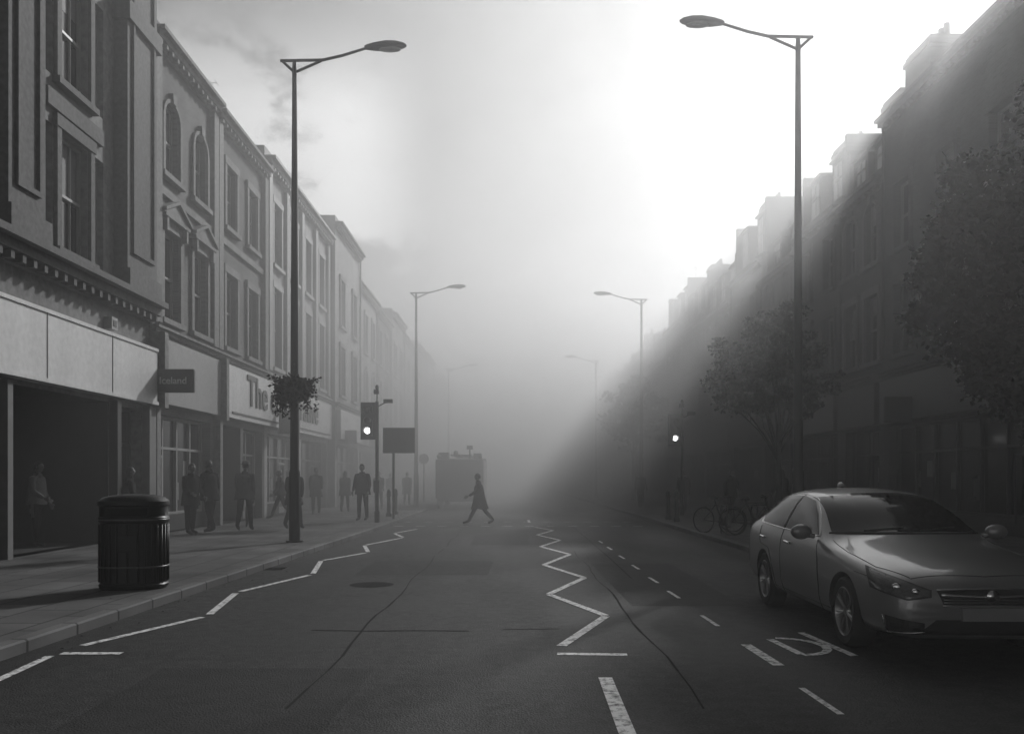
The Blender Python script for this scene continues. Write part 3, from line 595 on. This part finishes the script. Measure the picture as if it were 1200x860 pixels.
# ------------------------------------------------------------------ car
def build_car(name,M):
    e=empty(name)
    S=[(0.0,.58,.30,.56,.44,.63,.02),(.06,.76,.22,.64,.58,.72,.02),(.30,.875,.19,.75,.68,.82,.02),(.85,.918,.19,.845,.75,.905,.03),(1.3,.925,.19,.90,.77,.965,.035),(1.60,.93,.19,.94,.76,1.01,.035),
       (2.0,.93,.19,.955,.715,1.26,.04),(2.42,.93,.19,.965,.675,1.42,.04),(3.0,.93,.19,.975,.665,1.47,.03),(3.6,.93,.19,.985,.655,1.455,.03),(4.1,.92,.2,1.0,.63,1.36,.03),(4.5,.895,.22,1.02,.62,1.16,.02),(4.75,.83,.26,1.0,.58,1.05,.01),(4.85,.74,.34,.88,.48,.95,.01)]
    rings=[]
    for t,w,zb,zbe,rw,zr,cr in S:
        h=[(w*.8,zb),(w*.97,zb+.07),(w*1.0,zb+(zbe-zb)*.45),(w*.995,zbe-.14),(w*.955,zbe-.01),(rw,zr-.055),(rw*.72,zr)]
        rings.append([(0,t,zb)]+[(x,t,z) for x,z in h]+[(0,t,zr+cr)]+[(-x,t,z) for x,z in h[::-1]])
    q=MB(); q.loft(rings); body=q.obj('body_tmp',CARP)
    sb=body.modifiers.new('s','SUBSURF'); sb.levels=3; sb.render_levels=3
    cut=MB()
    for yy in (.95,3.69):
        for sx in (-1,1):
            cut.lathe([(.0,.62),(.372,.62),(.372,1.2),(.0,1.2)],Matrix.Translation((0,yy,.335))@Matrix.Rotation(PI/2*sx,4,'Y'),48)
    co=cut.obj('cut_tmp',PLAST)
    bmc=bmesh.new(); bmc.from_mesh(co.data); bmesh.ops.remove_doubles(bmc,verts=bmc.verts,dist=.0005); bmesh.ops.recalc_face_normals(bmc,faces=bmc.faces); bmc.to_mesh(co.data); bmc.free()
    bmc=bmesh.new(); bmc.from_mesh(body.data); bmesh.ops.recalc_face_normals(bmc,faces=bmc.faces); bmc.to_mesh(body.data); bmc.free()
    bo=body.modifiers.new('b','BOOLEAN'); bo.operation='DIFFERENCE'; bo.object=co; bo.solver='EXACT'
    dg=bpy.context.evaluated_depsgraph_get(); me=bpy.data.meshes.new_from_object(body.evaluated_get(dg)); me.name='bodywork'
    bpy.data.objects.remove(body); bpy.data.objects.remove(co)
    me.polygons.foreach_set('use_smooth',[True]*len(me.polygons))
    try: me.set_sharp_from_angle(angle=rad(38))
    except Exception: pass
    bw=bpy.data.objects.new('bodywork',me); scene.collection.objects.link(bw); bw.parent=e
    bm=bmesh.new(); bm.from_mesh(me); bvh=BVHTree.FromBMesh(bm)
    me.materials.append(PLAST)
    for p in me.polygons:
        c=p.center
        for yy in (.95,3.69):
            r=math.hypot(c.y-yy,c.z-.335)
            if r<.374 and abs(c.x)>.6: p.material_index=1
    def hit(o,d,off=.005):
        d=Vector(d).normalized(); h=bvh.ray_cast(Vector(o)-d*4,d)
        if h[0] is None: return None
        n=h[1]; 
        if n.dot(d)>0: n=-n
        return h[0]+n*off
    def interp(pts,u):
        seg=[math.dist(a,b) for a,b in zip(pts[:-1],pts[1:])]; T=sum(seg)*u
        for (a,b),s in zip(zip(pts[:-1],pts[1:]),seg):
            if T<=s+1e-9: k=T/s if s else 0; return tuple(a[i]+(b[i]-a[i])*k for i in range(2))
            T-=s
        return pts[-1]
    def patch(mb,lo,up,fn,d,N=20,Mv=8,off=.005):
        grid=[]
        for i in range(N+1):
            u=i/N; a=interp(lo,u); b=interp(up,u); row=[]
            for j in range(Mv+1):
                k=j/Mv; p=(a[0]+(b[0]-a[0])*k,a[1]+(b[1]-a[1])*k); row.append(hit(fn(p),d,off))
            grid.append(row)
        for i in range(N):
            for j in range(Mv):
                qd=(grid[i][j],grid[i+1][j],grid[i+1][j+1],grid[i][j+1])
                if all(v is not None for v in qd): mb.quad(*qd)
        return grid
    def line(mb,pts,fn,d,r=.006,N=24,off=.0):
        P=[hit(fn(interp(pts,i/N)),d,off) for i in range(N+1)]; P=[p for p in P if p is not None]
        if len(P)>2: mb.tube(P,r,6)
    gl=MB(); tr=MB(); seam=MB(); hl=MB(); dk=MB(); ch=MB()
    for sx in (-1,1):
        fn=lambda p:(sx*1.0,p[0],p[1]); d=(-sx,0,0)
        patch(gl,[(1.86,1.0),(2.93,1.01)],[(1.90,1.015),(2.2,1.2),(2.52,1.34),(2.93,1.385)],fn,d)
        patch(gl,[(3.01,1.012),(3.98,1.045)],[(3.01,1.39),(3.5,1.385),(3.85,1.31),(4.12,1.13)],fn,d)
        line(ch,[(1.80,.985),(2.95,1.0),(4.05,1.03),(4.19,1.10)],fn,d,.008)
        line(ch,[(1.80,.985),(2.18,1.225),(2.5,1.365),(2.97,1.41),(3.5,1.405),(3.9,1.325),(4.19,1.10)],fn,d,.006)
        line(seam,[(1.8,.95),(1.66,.8),(1.60,.5),(1.63,.25),(2.8,.25)],fn,d); line(seam,[(2.97,1.4),(2.97,.9),(2.93,.25)],fn,d); line(seam,[(3.95,.99),(3.85,.78),(3.45,.74),(3.24,.45),(3.24,.25),(3.0,.25)],fn,d)
        line(seam,[(1.35,.31),(3.3,.31)],fn,d,.004)
        line(seam,[(.5,.72),(.75,.74)],fn,d,.003,10)
        for yy in (2.6,3.62): 
            line(ch,[(yy,.855),(yy+.19,.865)],fn,d,.016,8,.015)
        dd=(-sx*.45,1,0); f2=lambda p:(sx*p[0],.1,p[1])
        patch(dk,[(.46,.585),(.66,.555),(1.0,.63)],[(.46,.645),(.72,.72),(1.06,.80)],f2,dd,26,8,.004)
        patch(hl,[(.48,.595),(.66,.565),(.97,.64)],[(.48,.635),(.72,.71),(1.02,.785)],f2,dd,26,8,.010)
        for px_,pz_,pr in ((.60,.625,.035),(.76,.655,.042)):
            h0=hit(f2((px_,pz_)),dd,.004); 
            if h0 is not None: ch.ell(h0,(pr,.02,pr*.85),Matrix.Rotation(rad(24*sx),3,'Z'))
        patch(dk,[(.52,.30),(.84,.28)],[(.52,.37),(.86,.42)],f2,dd,10,5,.006); line(ch,[(.52,.295),(.84,.27),(.88,.42)],f2,dd,.006,20,.008)
        tr.ell((sx*1.02,1.86,1.03),(.115,.07,.08),Matrix.Rotation(rad(-8*sx),3,'Z')); tr.tube([(sx*.88,1.86,.985),(sx*.97,1.86,1.0)],.025,8)
    f=lambda p:(p[0],0,p[1]); 
    patch(gl,[(-.74,1.035),(-.35,1.045),(.35,1.045),(.74,1.035)],[(-.62,1.375),(-.25,1.425),(.25,1.425),(.62,1.375)],f,(0,1,0),34,16)
    fr=lambda p:(p[0],4.8,p[1]); patch(gl,[(-.58,1.14),(.58,1.14)],[(-.54,1.38),(.54,1.38)],fr,(0,-1,0),20,8)
    line(seam,[(-.76,1.025),(-.3,1.03),(.3,1.03),(.76,1.025)],f,(0,1,0),.014)
    for s0 in (-.35,.2): line(seam,[(s0-.1,1.05),(s0+.3,1.08)],f,(0,1,0),.009,12,.012)
    patch(dk,[(-.40,.52),(.40,.52)],[(-.45,.645),(0,.66),(.45,.645)],f,(0,1,0),24,8,.005)
    patch(dk,[(-.62,.27),(.62,.27)],[(-.46,.40),(.46,.40)],f,(0,1,0),24,6,.005)
    line(ch,[(-.42,.605),(0,.59),(.42,.605)],f,(0,1,0),.017,24,.01); line(ch,[(-.41,.52),(.41,.52)],f,(0,1,0),.006,24,.006); line(ch,[(-.45,.647),(0,.662),(.45,.647)],f,(0,1,0),.006,24,.006)
    for zz in (.545,.568): line(ch,[(-.40,zz),(.40,zz)],f,(0,1,0),.003,20,.007)
    h0=hit((0,0,.595),(0,1,0),.02); ch.lathe([(.0,0),(.055,0),(.055,.012),(0,.012)],Matrix.Translation(h0)@Matrix.Rotation(PI/2,4,'X'),20)
    h0=hit((0,0,.45),(0,1,0),.03); pl=MB(); pl.box(-.26,.26,h0.y-.012,h0.y+.05,.395,.505); pl.obj('number_plate',PLATE,e)
    ft=lambda p:(p[0],p[1],1.5)
    for sx in (-1,1): line(seam,[(sx*.60,.2),(sx*.76,.55),(sx*.80,1.1),(sx*.78,1.58)],ft,(0,0,-1),.004,30,0)
    line(seam,[(-.6,.19),(0,.12),(.6,.19)],ft,(0,0,-1),.004,30,0)
    tr.ell((0,3.55,1.50),(.03,.1,.045))
    gl.obj('windows',CGLASS,e,True); tr.obj('mirrors',CARP,e,True); seam.obj('shut_lines',PLAST,e,True); hl.obj('headlights',HLG,e,True); dk.obj('grille_and_intakes',PLAST,e,True); ch.obj('chrome_trim',CHROME,e,True)
    ty=MB(); ri=MB(); hb=MB()
    for yy in (.95,3.69):
        for sx in (-1,1):
            Mx=Matrix.Translation((sx*.80,yy,.332))@Matrix.Rotation(PI/2*sx,4,'Y')
            ty.lathe([(.22,-.1),(.30,-.11),(.325,-.09),(.332,-.05),(.332,.05),(.325,.09),(.30,.112),(.235,.105),(.225,.09)],Mx,48)
            ri.lathe([(.235,.1),(.225,.105),(.215,.09),(.20,.0),(.20,-.08)],Mx,40)
            hb.lathe([(.2,-.02),(0.001,-.02)],Mx,32)
            for k in range(7):
                for off in (-.09,.09):
                    a=2*PI*k/7+off; a2=2*PI*k/7+off*.6
                    A=Mx@Vector((.05*math.cos(a2),.05*math.sin(a2),.075)); B=Mx@Vector((.215*math.cos(a),.215*math.sin(a),.09)); ri.tube([A,A.lerp(B,.5),B],[.016,.013,.012],6)
            ri.lathe([(.0,.09),(.045,.088),(.06,.07),(.06,.0)],Mx,20)
    ty.obj('tyres',RUB,e,True,40); ri.obj('alloy_wheels',RIM,e,True,40); hb.obj('brake_discs',PLAST,e)
    e.matrix_world=M; return e
car=build_car('parked_car',TR(4.04,7.42,.004,rad(-.8)))

# ------------------------------------------------------------------ fire engine in the mist
e=empty('fire_engine',TR(-2.65,44.5,.004)); q=MB(); 
q.box(-1.22,1.22,.0,5.2,.55,2.55); q.box(-1.18,1.18,5.3,7.3,.5,2.7); q.box(-1.1,1.1,.2,7.2,.4,.6); q.obj('bodywork',mat('vehicle_paint',.06,.35,.1,coat=.5),e,bevel=.08)
q=MB(); q.box(-.85,.85,-.03,-.002,.9,2.3); 
for i in range(9): q.box(-.84,.84,-.05,-.03,.93+i*.15,.99+i*.15)
q.box(-.9,.9,7.301,7.32,1.5,2.4); q.obj('rear_shutter_and_glass',GREYM,e)
q=MB()
for xx in (-.45,.1): 
    q.box(xx,xx+.05,.0,6.4,2.72,2.8); q.box(xx+.42,xx+.47,.0,6.4,2.72,2.8)
    for i in range(18): q.box(xx+.05,xx+.42,.1+i*.35,.14+i*.35,2.74,2.78)
q.box(-1.1,-.6,.5,1.5,2.552,2.9); q.box(.7,1.1,.3,1.2,2.552,2.85); q.ell((-.2,.2,2.85),(.12,.12,.15)); q.tube([(.5,.4,2.55),(.5,.4,3.15)],.04,8); q.box(.35,.65,.35,.5,3.05,3.25); q.obj('roof_ladders_and_gear',GREYM,e)
q=MB()
for yy in (1.3,6.2):
    for sx in (-1,1): q.lathe([(.0,-.14),(.45,-.14),(.48,-.1),(.48,.1),(.45,.14),(.0,.14)],Matrix.Translation((sx*1.05,yy,.48))@Matrix.Rotation(PI/2,4,'Y'),28)
q.obj('wheels',RUB,e,True,40)
q=MB()
for sx in (-1,1): q.box(sx*1.08-.08,sx*1.08+.08,-.04,-.002,1.0,1.35); q.ell((sx*1.05,.1,2.68),(.1,.1,.12))
q.box(-1.1,1.1,-.15,.0,.5,.62); q.obj('lights_and_step',GREYM,e)

# ------------------------------------------------------------------ people
def person(x,y,z0,heading,H=1.75,la=(20,-20),kb=(5,25),aa=(-20,20),eb=(20,20),out=4,top=.03,legs=.03,coat=0.04,hat=False,bag=False,female=False,lean=3,hairm=None,headturn=0):
    e=empty('pedestrian',TR(x,y,z0,heading,H/1.75))
    def dirv(a,o=0): return Vector((math.sin(rad(o)),-math.sin(rad(a))*math.cos(rad(o)),-math.cos(rad(a))*math.cos(rad(o))))
    V=[];E=[];RR=[];idx={}
    def add(n,p,r,par=None):
        idx[n]=len(V); V.append(Vector(p)); RR.append(r if isinstance(r,tuple) else (r,r))
        if par: E.append((idx[par],idx[n]))
    ln=math.sin(rad(lean)); sw=.185 if female else .205
    add('pelvis',(0,0,.95),(.155,.12)); add('waist',(0,-.2*ln,1.1),(.145,.115),'pelvis'); add('chest',(0,-.45*ln,1.32),(.175,.13),'waist'); add('neck',(0,-.55*ln,1.47),(.065,.065),'chest'); add('head0',(0,-.6*ln-.01,1.56),(.055,.055),'neck')
    for i,sx in enumerate((-1,1)):
        hp=Vector((sx*.095,0,.88)); kn=hp+dirv(la[i],sx*1.5)*.42; an=kn+dirv(la[i]-kb[i])*.40
        add('hip%d'%i,hp,(.098,.10),'pelvis'); add('thigh%d'%i,hp.lerp(kn,.5),.09,'hip%d'%i); add('knee%d'%i,kn,.072,'thigh%d'%i); add('calf%d'%i,kn.lerp(an,.35),.070,'knee%d'%i); add('ankle%d'%i,an,.052,'calf%d'%i)
        pit=0 if kb[i]<15 else rad(-min(40,kb[i])*.8)
        toe=an+Vector((0,-.19*math.cos(pit),-.055+.19*math.sin(pit))); add('toe%d'%i,toe,(.042,.034),'ankle%d'%i)
        sh=Vector((sx*sw,-.42*ln,1.40)); el=sh+dirv(aa[i],sx*out)*.28; wr=el+dirv(aa[i]+eb[i],0)*.25
        add('sh%d'%i,sh,.074,'chest'); add('el%d'%i,el,.060,'sh%d'%i); add('wr%d'%i,wr,.042,'el%d'%i); idx['h%d'%i]=(wr,dirv(aa[i]+eb[i]+5,0))
    mz=min(V[idx['ankle0']].z,V[idx['ankle1']].z,V[idx['toe0']].z+.04,V[idx['toe1']].z+.04)-.085
    V=[v-Vector((0,0,mz)) for v in V]
    me=bpy.data.meshes.new('body'); me.from_pydata([tuple(v) for v in V],E,[]); o=bpy.data.objects.new('b_tmp',me); scene.collection.objects.link(o)
    sk=o.modifiers.new('s','SKIN'); sk.use_smooth_shade=True
    for k,r in enumerate(RR): me.skin_vertices[0].data[k].radius=r; me.skin_vertices[0].data[k].use_root=(k==0)
    su=o.modifiers.new('u','SUBSURF'); su.levels=2; su.render_levels=2
    dg=bpy.context.evaluated_depsgraph_get(); bm_=bpy.data.meshes.new_from_object(o.evaluated_get(dg)); bpy.data.objects.remove(o)
    bm_.name='body'; bm_.materials.clear()
    for m in (COCKS[top],COCKS[legs],PLAST,SKIN): bm_.materials.append(m)
    hipz=V[0].z-.06
    for p in bm_.polygons:
        c=p.center; mi=0
        if c.z<hipz and abs(c.x)<.17: mi=1
        if c.z<hipz-.3: mi=1
        for i in (0,1):
            if (c-V[idx['toe%d'%i]]).length<.13 or (c-V[idx['ankle%d'%i]]).length<.06 and c.z<V[idx['ankle%d'%i]].z+.01: mi=2
            if (c-V[idx['wr%d'%i]]).length<.10 or (c-V[idx['el%d'%i]]).length<.22 and abs(c.x)>.17: mi=0
        if c.z>V[idx['neck']].z+.05: mi=3
        p.material_index=mi
    bm_.polygons.foreach_set('use_smooth',[True]*len(bm_.polygons))
    b=bpy.data.objects.new('body',bm_); scene.collection.objects.link(b); b.parent=e
    hm=MB()
    for i,sx in enumerate((-1,1)):
        wr,d=idx['h%d'%i]; wr=wr-Vector((0,0,mz)); d=d.normalized(); wr=wr+d*.02; side=Vector((0,-1,0))-d*(-d.y); side.normalize(); pn=d.cross(side)
        rings=[]
        for t,w,th in ((-.01,.026,.02),(.03,.038,.019),(.07,.043,.017),(.095,.04,.014)):
            rings.append([wr+d*t+side*w*math.cos(a)+pn*th*math.sin(a) for a in [2*PI*k/10 for k in range(10)]])
        hm.loft(rings)
        for k,(so,Lf) in enumerate(((.030,.068),(.011,.078),(-.009,.072),(-.028,.056))):
            p0=wr+d*.088+side*so; c=pn*sx; p1=p0+d*Lf*.45+c*.008; p2=p1+d*Lf*.3+c*.018; p3=p2+d*Lf*.18+c*.02; hm.tube([p0,p1,p2,p3],[.0095,.009,.008,.005],6)
        p0=wr+d*.025+side*.03; hm.tube([p0,p0+d*.03+side*.025,p0+d*.06+side*.032,p0+d*.075+side*.03],[.013,.012,.01,.006],6)
    hm.obj('hands',SKIN,e,True)
    hc=V[idx['head0']]+Vector((0,-.02,.085)); Mh=Matrix.Rotation(rad(headturn),3,'Z')
    hd=MB(); rings=[]
    for k in range(13):
        ph=-PI/2+PI*k/12; zz=.118*math.sin(ph); rr=max(math.cos(ph),.03); jaw=1-.22*max(0,-math.sin(ph)); ring_=[]
        for a in range(16):
            an=2*PI*a/16; xx=.074*rr*jaw*math.cos(an); yy=.095*rr*math.sin(an)*(1-.12*max(0,-math.sin(ph)))
            if yy<0 and abs(xx)<.02 and -.03<zz<.01: yy-=.016
            if yy<0 and .012<abs(xx)<.05 and .0<zz<.03: yy+=.006
            ring_.append(hc+Mh@Vector((xx,yy,zz)))
        rings.append(ring_)
    hd.loft(rings)
    for sx in (-1,1): hd.ell(hc+Mh@Vector((sx*.075,.008,-.005)),(.012,.02,.032),seg=8,rg=6)
    hd.obj('head',SKIN,e,True)
    fc=MB()
    for sx in (-1,1): fc.ell(hc+Mh@Vector((sx*.03,-.083,.008)),(.012,.008,.007),seg=8,rg=5)
    fc.ell(hc+Mh@Vector((0,-.086,-.052)),(.024,.007,.006),seg=8,rg=5); fc.obj('eyes_and_mouth',HAIR,e,True)
    hr=MB(); rings=[]
    for k in range(9):
        ph=-.35+(PI/2+.35)*k/8; rr=max(math.cos(ph),.03); ring_=[]
        for a in range(16):
            an=2*PI*a/16; yy=.104*rr*math.sin(an)+.008; 
            if math.sin(an)<-.2: yy=yy*(.5 if ph<.45 else 1)
            ring_.append(hc+Mh@Vector((.083*rr*math.cos(an),yy,.128*math.sin(ph)+.004)))
        rings.append(ring_)
    hr.loft(rings)
    if female: hr.ell(hc+Mh@Vector((0,.06,-.06)),(.075,.05,.12))
    hr.obj('hair',hairm or HAIR,e,True)
    cl_=MB(); cl_.lathe([(.085,-.05),(.095,0),(.082,.045)],Matrix.Translation(V[idx['neck']]+Vector((0,-.005,.0))),14); cl_.obj('collar',COCKS[top],e,True)
    if hat:
        ht=MB(); ht.lathe([(.15,.0),(.148,.008),(.098,.015),(.094,.06),(.07,.09),(.0,.1)],Matrix.Translation(hc+Vector((0,0,.045))),18); ht.obj('hat',COCKS[.14],e,True)
    if coat:
        ct=MB(); rings=[]; n=24; zt=V[idx['neck']].z-.03; zb=V[0].z-coat-.04; st=max(abs(math.sin(rad(la[0]))),abs(math.sin(rad(la[1]))))*min(1,coat/.2+.2)
        for k in range(11):
            t=k/10; zz=zt+(zb-zt)*t
            rx=(.09+.125*min(1,t/.12)**.6 if t<.12 else .215)+.045*t**2-.025*math.sin(PI*min(1,t*1.5)); ry=(.07+.085*min(1,t/.15)**.7 if t<.15 else .155)+(.03+.22*st)*t**2
            cy=-.48*ln*(1-t)
            rings.append([(rx*math.cos(a)*(1+.04*t*math.sin(5*a)),cy+ry*math.sin(a)*(1+.05*t*math.sin(7*a)),zz-.02*t*math.sin(3*a)) for a in [2*PI*j/n for j in range(n)]])
        ct.loft(rings); ct.obj('coat',COCKS[top],e,True,60)
    if bag:
        bg=MB(); wr=idx['h1'][0]-Vector((0,0,mz)); bg.box(wr.x-.05,wr.x+.06,wr.y-.16,wr.y+.16,wr.z-.42,wr.z-.14); bg.tube([(wr.x,wr.y-.1,wr.z-.14),(wr.x,wr.y,wr.z-.06),(wr.x,wr.y+.1,wr.z-.14)],.008,5); bg.obj('bag',COCKS[.08],e,bevel=.02)
    return e
Lh=rad(-90)
person(-1.1,30.4,.004,Lh,1.80,la=(31,-26),kb=(4,16),aa=(-22,24),eb=(15,35),top=.02,legs=.02,coat=.33,lean=6,bag=False)
P=.12
person(-8.35,22.9,P,rad(60),1.80,la=(3,-3),kb=(3,3),aa=(5,10),eb=(60,30),top=.02,legs=.02,coat=.2)
person(-8.05,23.5,P,rad(-120),1.90,la=(12,-12),kb=(4,14),aa=(-10,12),eb=(25,60),top=.02,legs=.03,coat=.12)
person(-7.45,24.6,P,rad(180),1.90,la=(13,-13),kb=(3,18),aa=(-12,12),eb=(20,25),top=.14,legs=.03,hat=True,coat=.12)
person(-6.25,25.3,P,rad(170),1.80,la=(18,-16),kb=(4,25),aa=(-22,20),eb=(15,20),out=14,top=.02,legs=.02,coat=.22)
person(-8.4,32,P,rad(-70),1.75,la=(24,-20),kb=(4,22),aa=(-20,20),top=.03,legs=.03)
person(-8.0,36,P,rad(10),1.85,la=(10,-10),kb=(3,12),top=.045,legs=.03,coat=.25)
person(-7.2,38,P,rad(180),1.75,la=(14,-12),kb=(3,18),top=.08,legs=.03,coat=.2,female=True)
person(-5.15,30.4,P,rad(-15),1.90,la=(4,-5),kb=(3,4),aa=(6,-4),eb=(25,30),top=.02,legs=.03,out=9,coat=.1)
person(-6.2,41,P,rad(0),1.75,la=(14,-12),kb=(3,18),top=.045,legs=.03)
person(-5.6,47,P,rad(180),1.75,la=(14,-12),kb=(3,18),top=.03,legs=.03,coat=.3)
person(-6.9,50,P,rad(0),1.7,la=(10,-12),kb=(3,18),top=.03,legs=.03)
person(-10.2,18.9,P,rad(90),1.78,la=(5,-5),kb=(3,3),aa=(10,6),eb=(50,20),top=.22,legs=.02)
person(-9.1,20.9,P,rad(120),1.7,la=(12,-12),kb=(3,16),aa=(10,6),eb=(50,20),top=.03,legs=.03,coat=.2,female=True)
person(8.2,33,P,rad(20),1.75,la=(12,-10),kb=(3,16),top=.03,legs=.03,coat=.2)
person(7.4,38,P,rad(180),1.75,la=(14,-10),kb=(3,16),top=.03,legs=.03)
person(8.9,29,P,rad(200),1.72,la=(14,-10),kb=(3,16),top=.045,legs=.02,female=True,coat=.25)
person(6.4,44,P,rad(10),1.75,la=(14,-10),kb=(3,16),top=.045,legs=.02)

# ------------------------------------------------------------------ fog, sky, sun
def fog(x0,x1,y0,y1,z0,z1,dens,gan=.6):
    q=MB(); q.box(x0,x1,y0,y1,z0,z1); m=bpy.data.materials.new('mist'); m.use_nodes=True; nt=m.node_tree; nt.nodes.clear()
    o=nt.nodes.new('ShaderNodeOutputMaterial'); v=nt.nodes.new('ShaderNodeVolumeScatter'); v.inputs['Color'].default_value=g(1.0); v.inputs['Density'].default_value=dens; v.inputs['Anisotropy'].default_value=gan
    nt.links.new(v.outputs[0],o.inputs['Volume']); return q.obj('fog',m)
fog(-160,160,-30,420,-.5,45,.004)
fog(-150,150,16,410,-.4,18,.017)
fog(-140,140,33,400,-.3,9.5,.030)

AZ,EL=29,30.5
w=bpy.data.worlds.new('World'); scene.world=w; w.use_nodes=True; nt=w.node_tree; N=nt.nodes; L=nt.links; N.clear()
out=N.new('ShaderNodeOutputWorld'); bg=N.new('ShaderNodeBackground'); sky=N.new('ShaderNodeTexSky'); sky.sky_type='NISHITA'; sky.sun_disc=False
sky.sun_elevation=rad(EL); sky.sun_rotation=rad(AZ); sky.dust_density=1.2
bwn=N.new('ShaderNodeRGBToBW'); L.new(sky.outputs[0],bwn.inputs[0])
tc=N.new('ShaderNodeTexCoord'); mp=N.new('ShaderNodeMapping'); mp.inputs['Scale'].default_value=(1,1,1.5); mp.inputs['Location'].default_value=(.42,.1,0); L.new(tc.outputs['Generated'],mp.inputs[0])
nz=N.new('ShaderNodeTexNoise'); nz.inputs['Scale'].default_value=4.6; nz.inputs['Detail'].default_value=10; nz.inputs['Roughness'].default_value=.6; L.new(mp.outputs[0],nz.inputs['Vector'])
def MRg(src,a,b,c,d,sm=False):
    r=N.new('ShaderNodeMapRange'); r.interpolation_type='SMOOTHSTEP' if sm else 'LINEAR'
    for k_,v_ in (('From Min',a),('From Max',b),('To Min',c),('To Max',d)): r.inputs[k_].default_value=v_
    L.new(src,r.inputs['Value']); return r.outputs[0]
def MM(op,a,b):
    x=N.new('ShaderNodeMath'); x.operation=op
    for i_,s_ in enumerate((a,b)):
        if hasattr(s_,'is_linked'): L.new(s_,x.inputs[i_])
        else: x.inputs[i_].default_value=s_
    return x.outputs[0]
sep=N.new('ShaderNodeSeparateXYZ'); L.new(tc.outputs['Generated'],sep.inputs[0])
ang=MM('DIVIDE',sep.outputs[0],MM('MAXIMUM',sep.outputs[1],.05))
mask=MM('MULTIPLY',MRg(ang,-.08,-.2,0,1,True),MRg(sep.outputs[2],.47,.36,0,1,True))
cl1=MRg(nz.outputs[0],.44,.53,0,1,True)
bank=MM('MULTIPLY',MM('MULTIPLY',mask,cl1),4.0)
soft=MRg(nz.outputs[0],.35,.65,.65,1.15)
fac=MM('ADD',soft,bank)
ml=MM('MULTIPLY',bwn.outputs[0],fac)
L.new(ml,bg.inputs['Color']); bg.inputs['Strength'].default_value=.045; L.new(bg.outputs[0],out.inputs[0])
sd=bpy.data.lights.new('sun','SUN'); sd.energy=4.4; sd.angle=rad(2.5); sd.color=(1,1,1); so=bpy.data.objects.new('sun',sd); scene.collection.objects.link(so)
S=Vector((math.sin(rad(AZ))*math.cos(rad(EL)),math.cos(rad(AZ))*math.cos(rad(EL)),math.sin(rad(EL)))); so.rotation_euler=S.to_track_quat('Z','Y').to_euler(); so.location=(20,40,40)

cam=bpy.data.cameras.new('camera'); co=bpy.data.objects.new('camera',cam); scene.collection.objects.link(co); co.location=(0,0,1.6); co.rotation_euler=(PI/2,0,0)
cam.sensor_width=36; cam.lens=31; cam.shift_y=.1083; cam.clip_end=5000; cam.clip_start=.05; scene.camera=co
scene.view_settings.view_transform='Standard'; scene.view_settings.look='None'; scene.view_settings.exposure=0
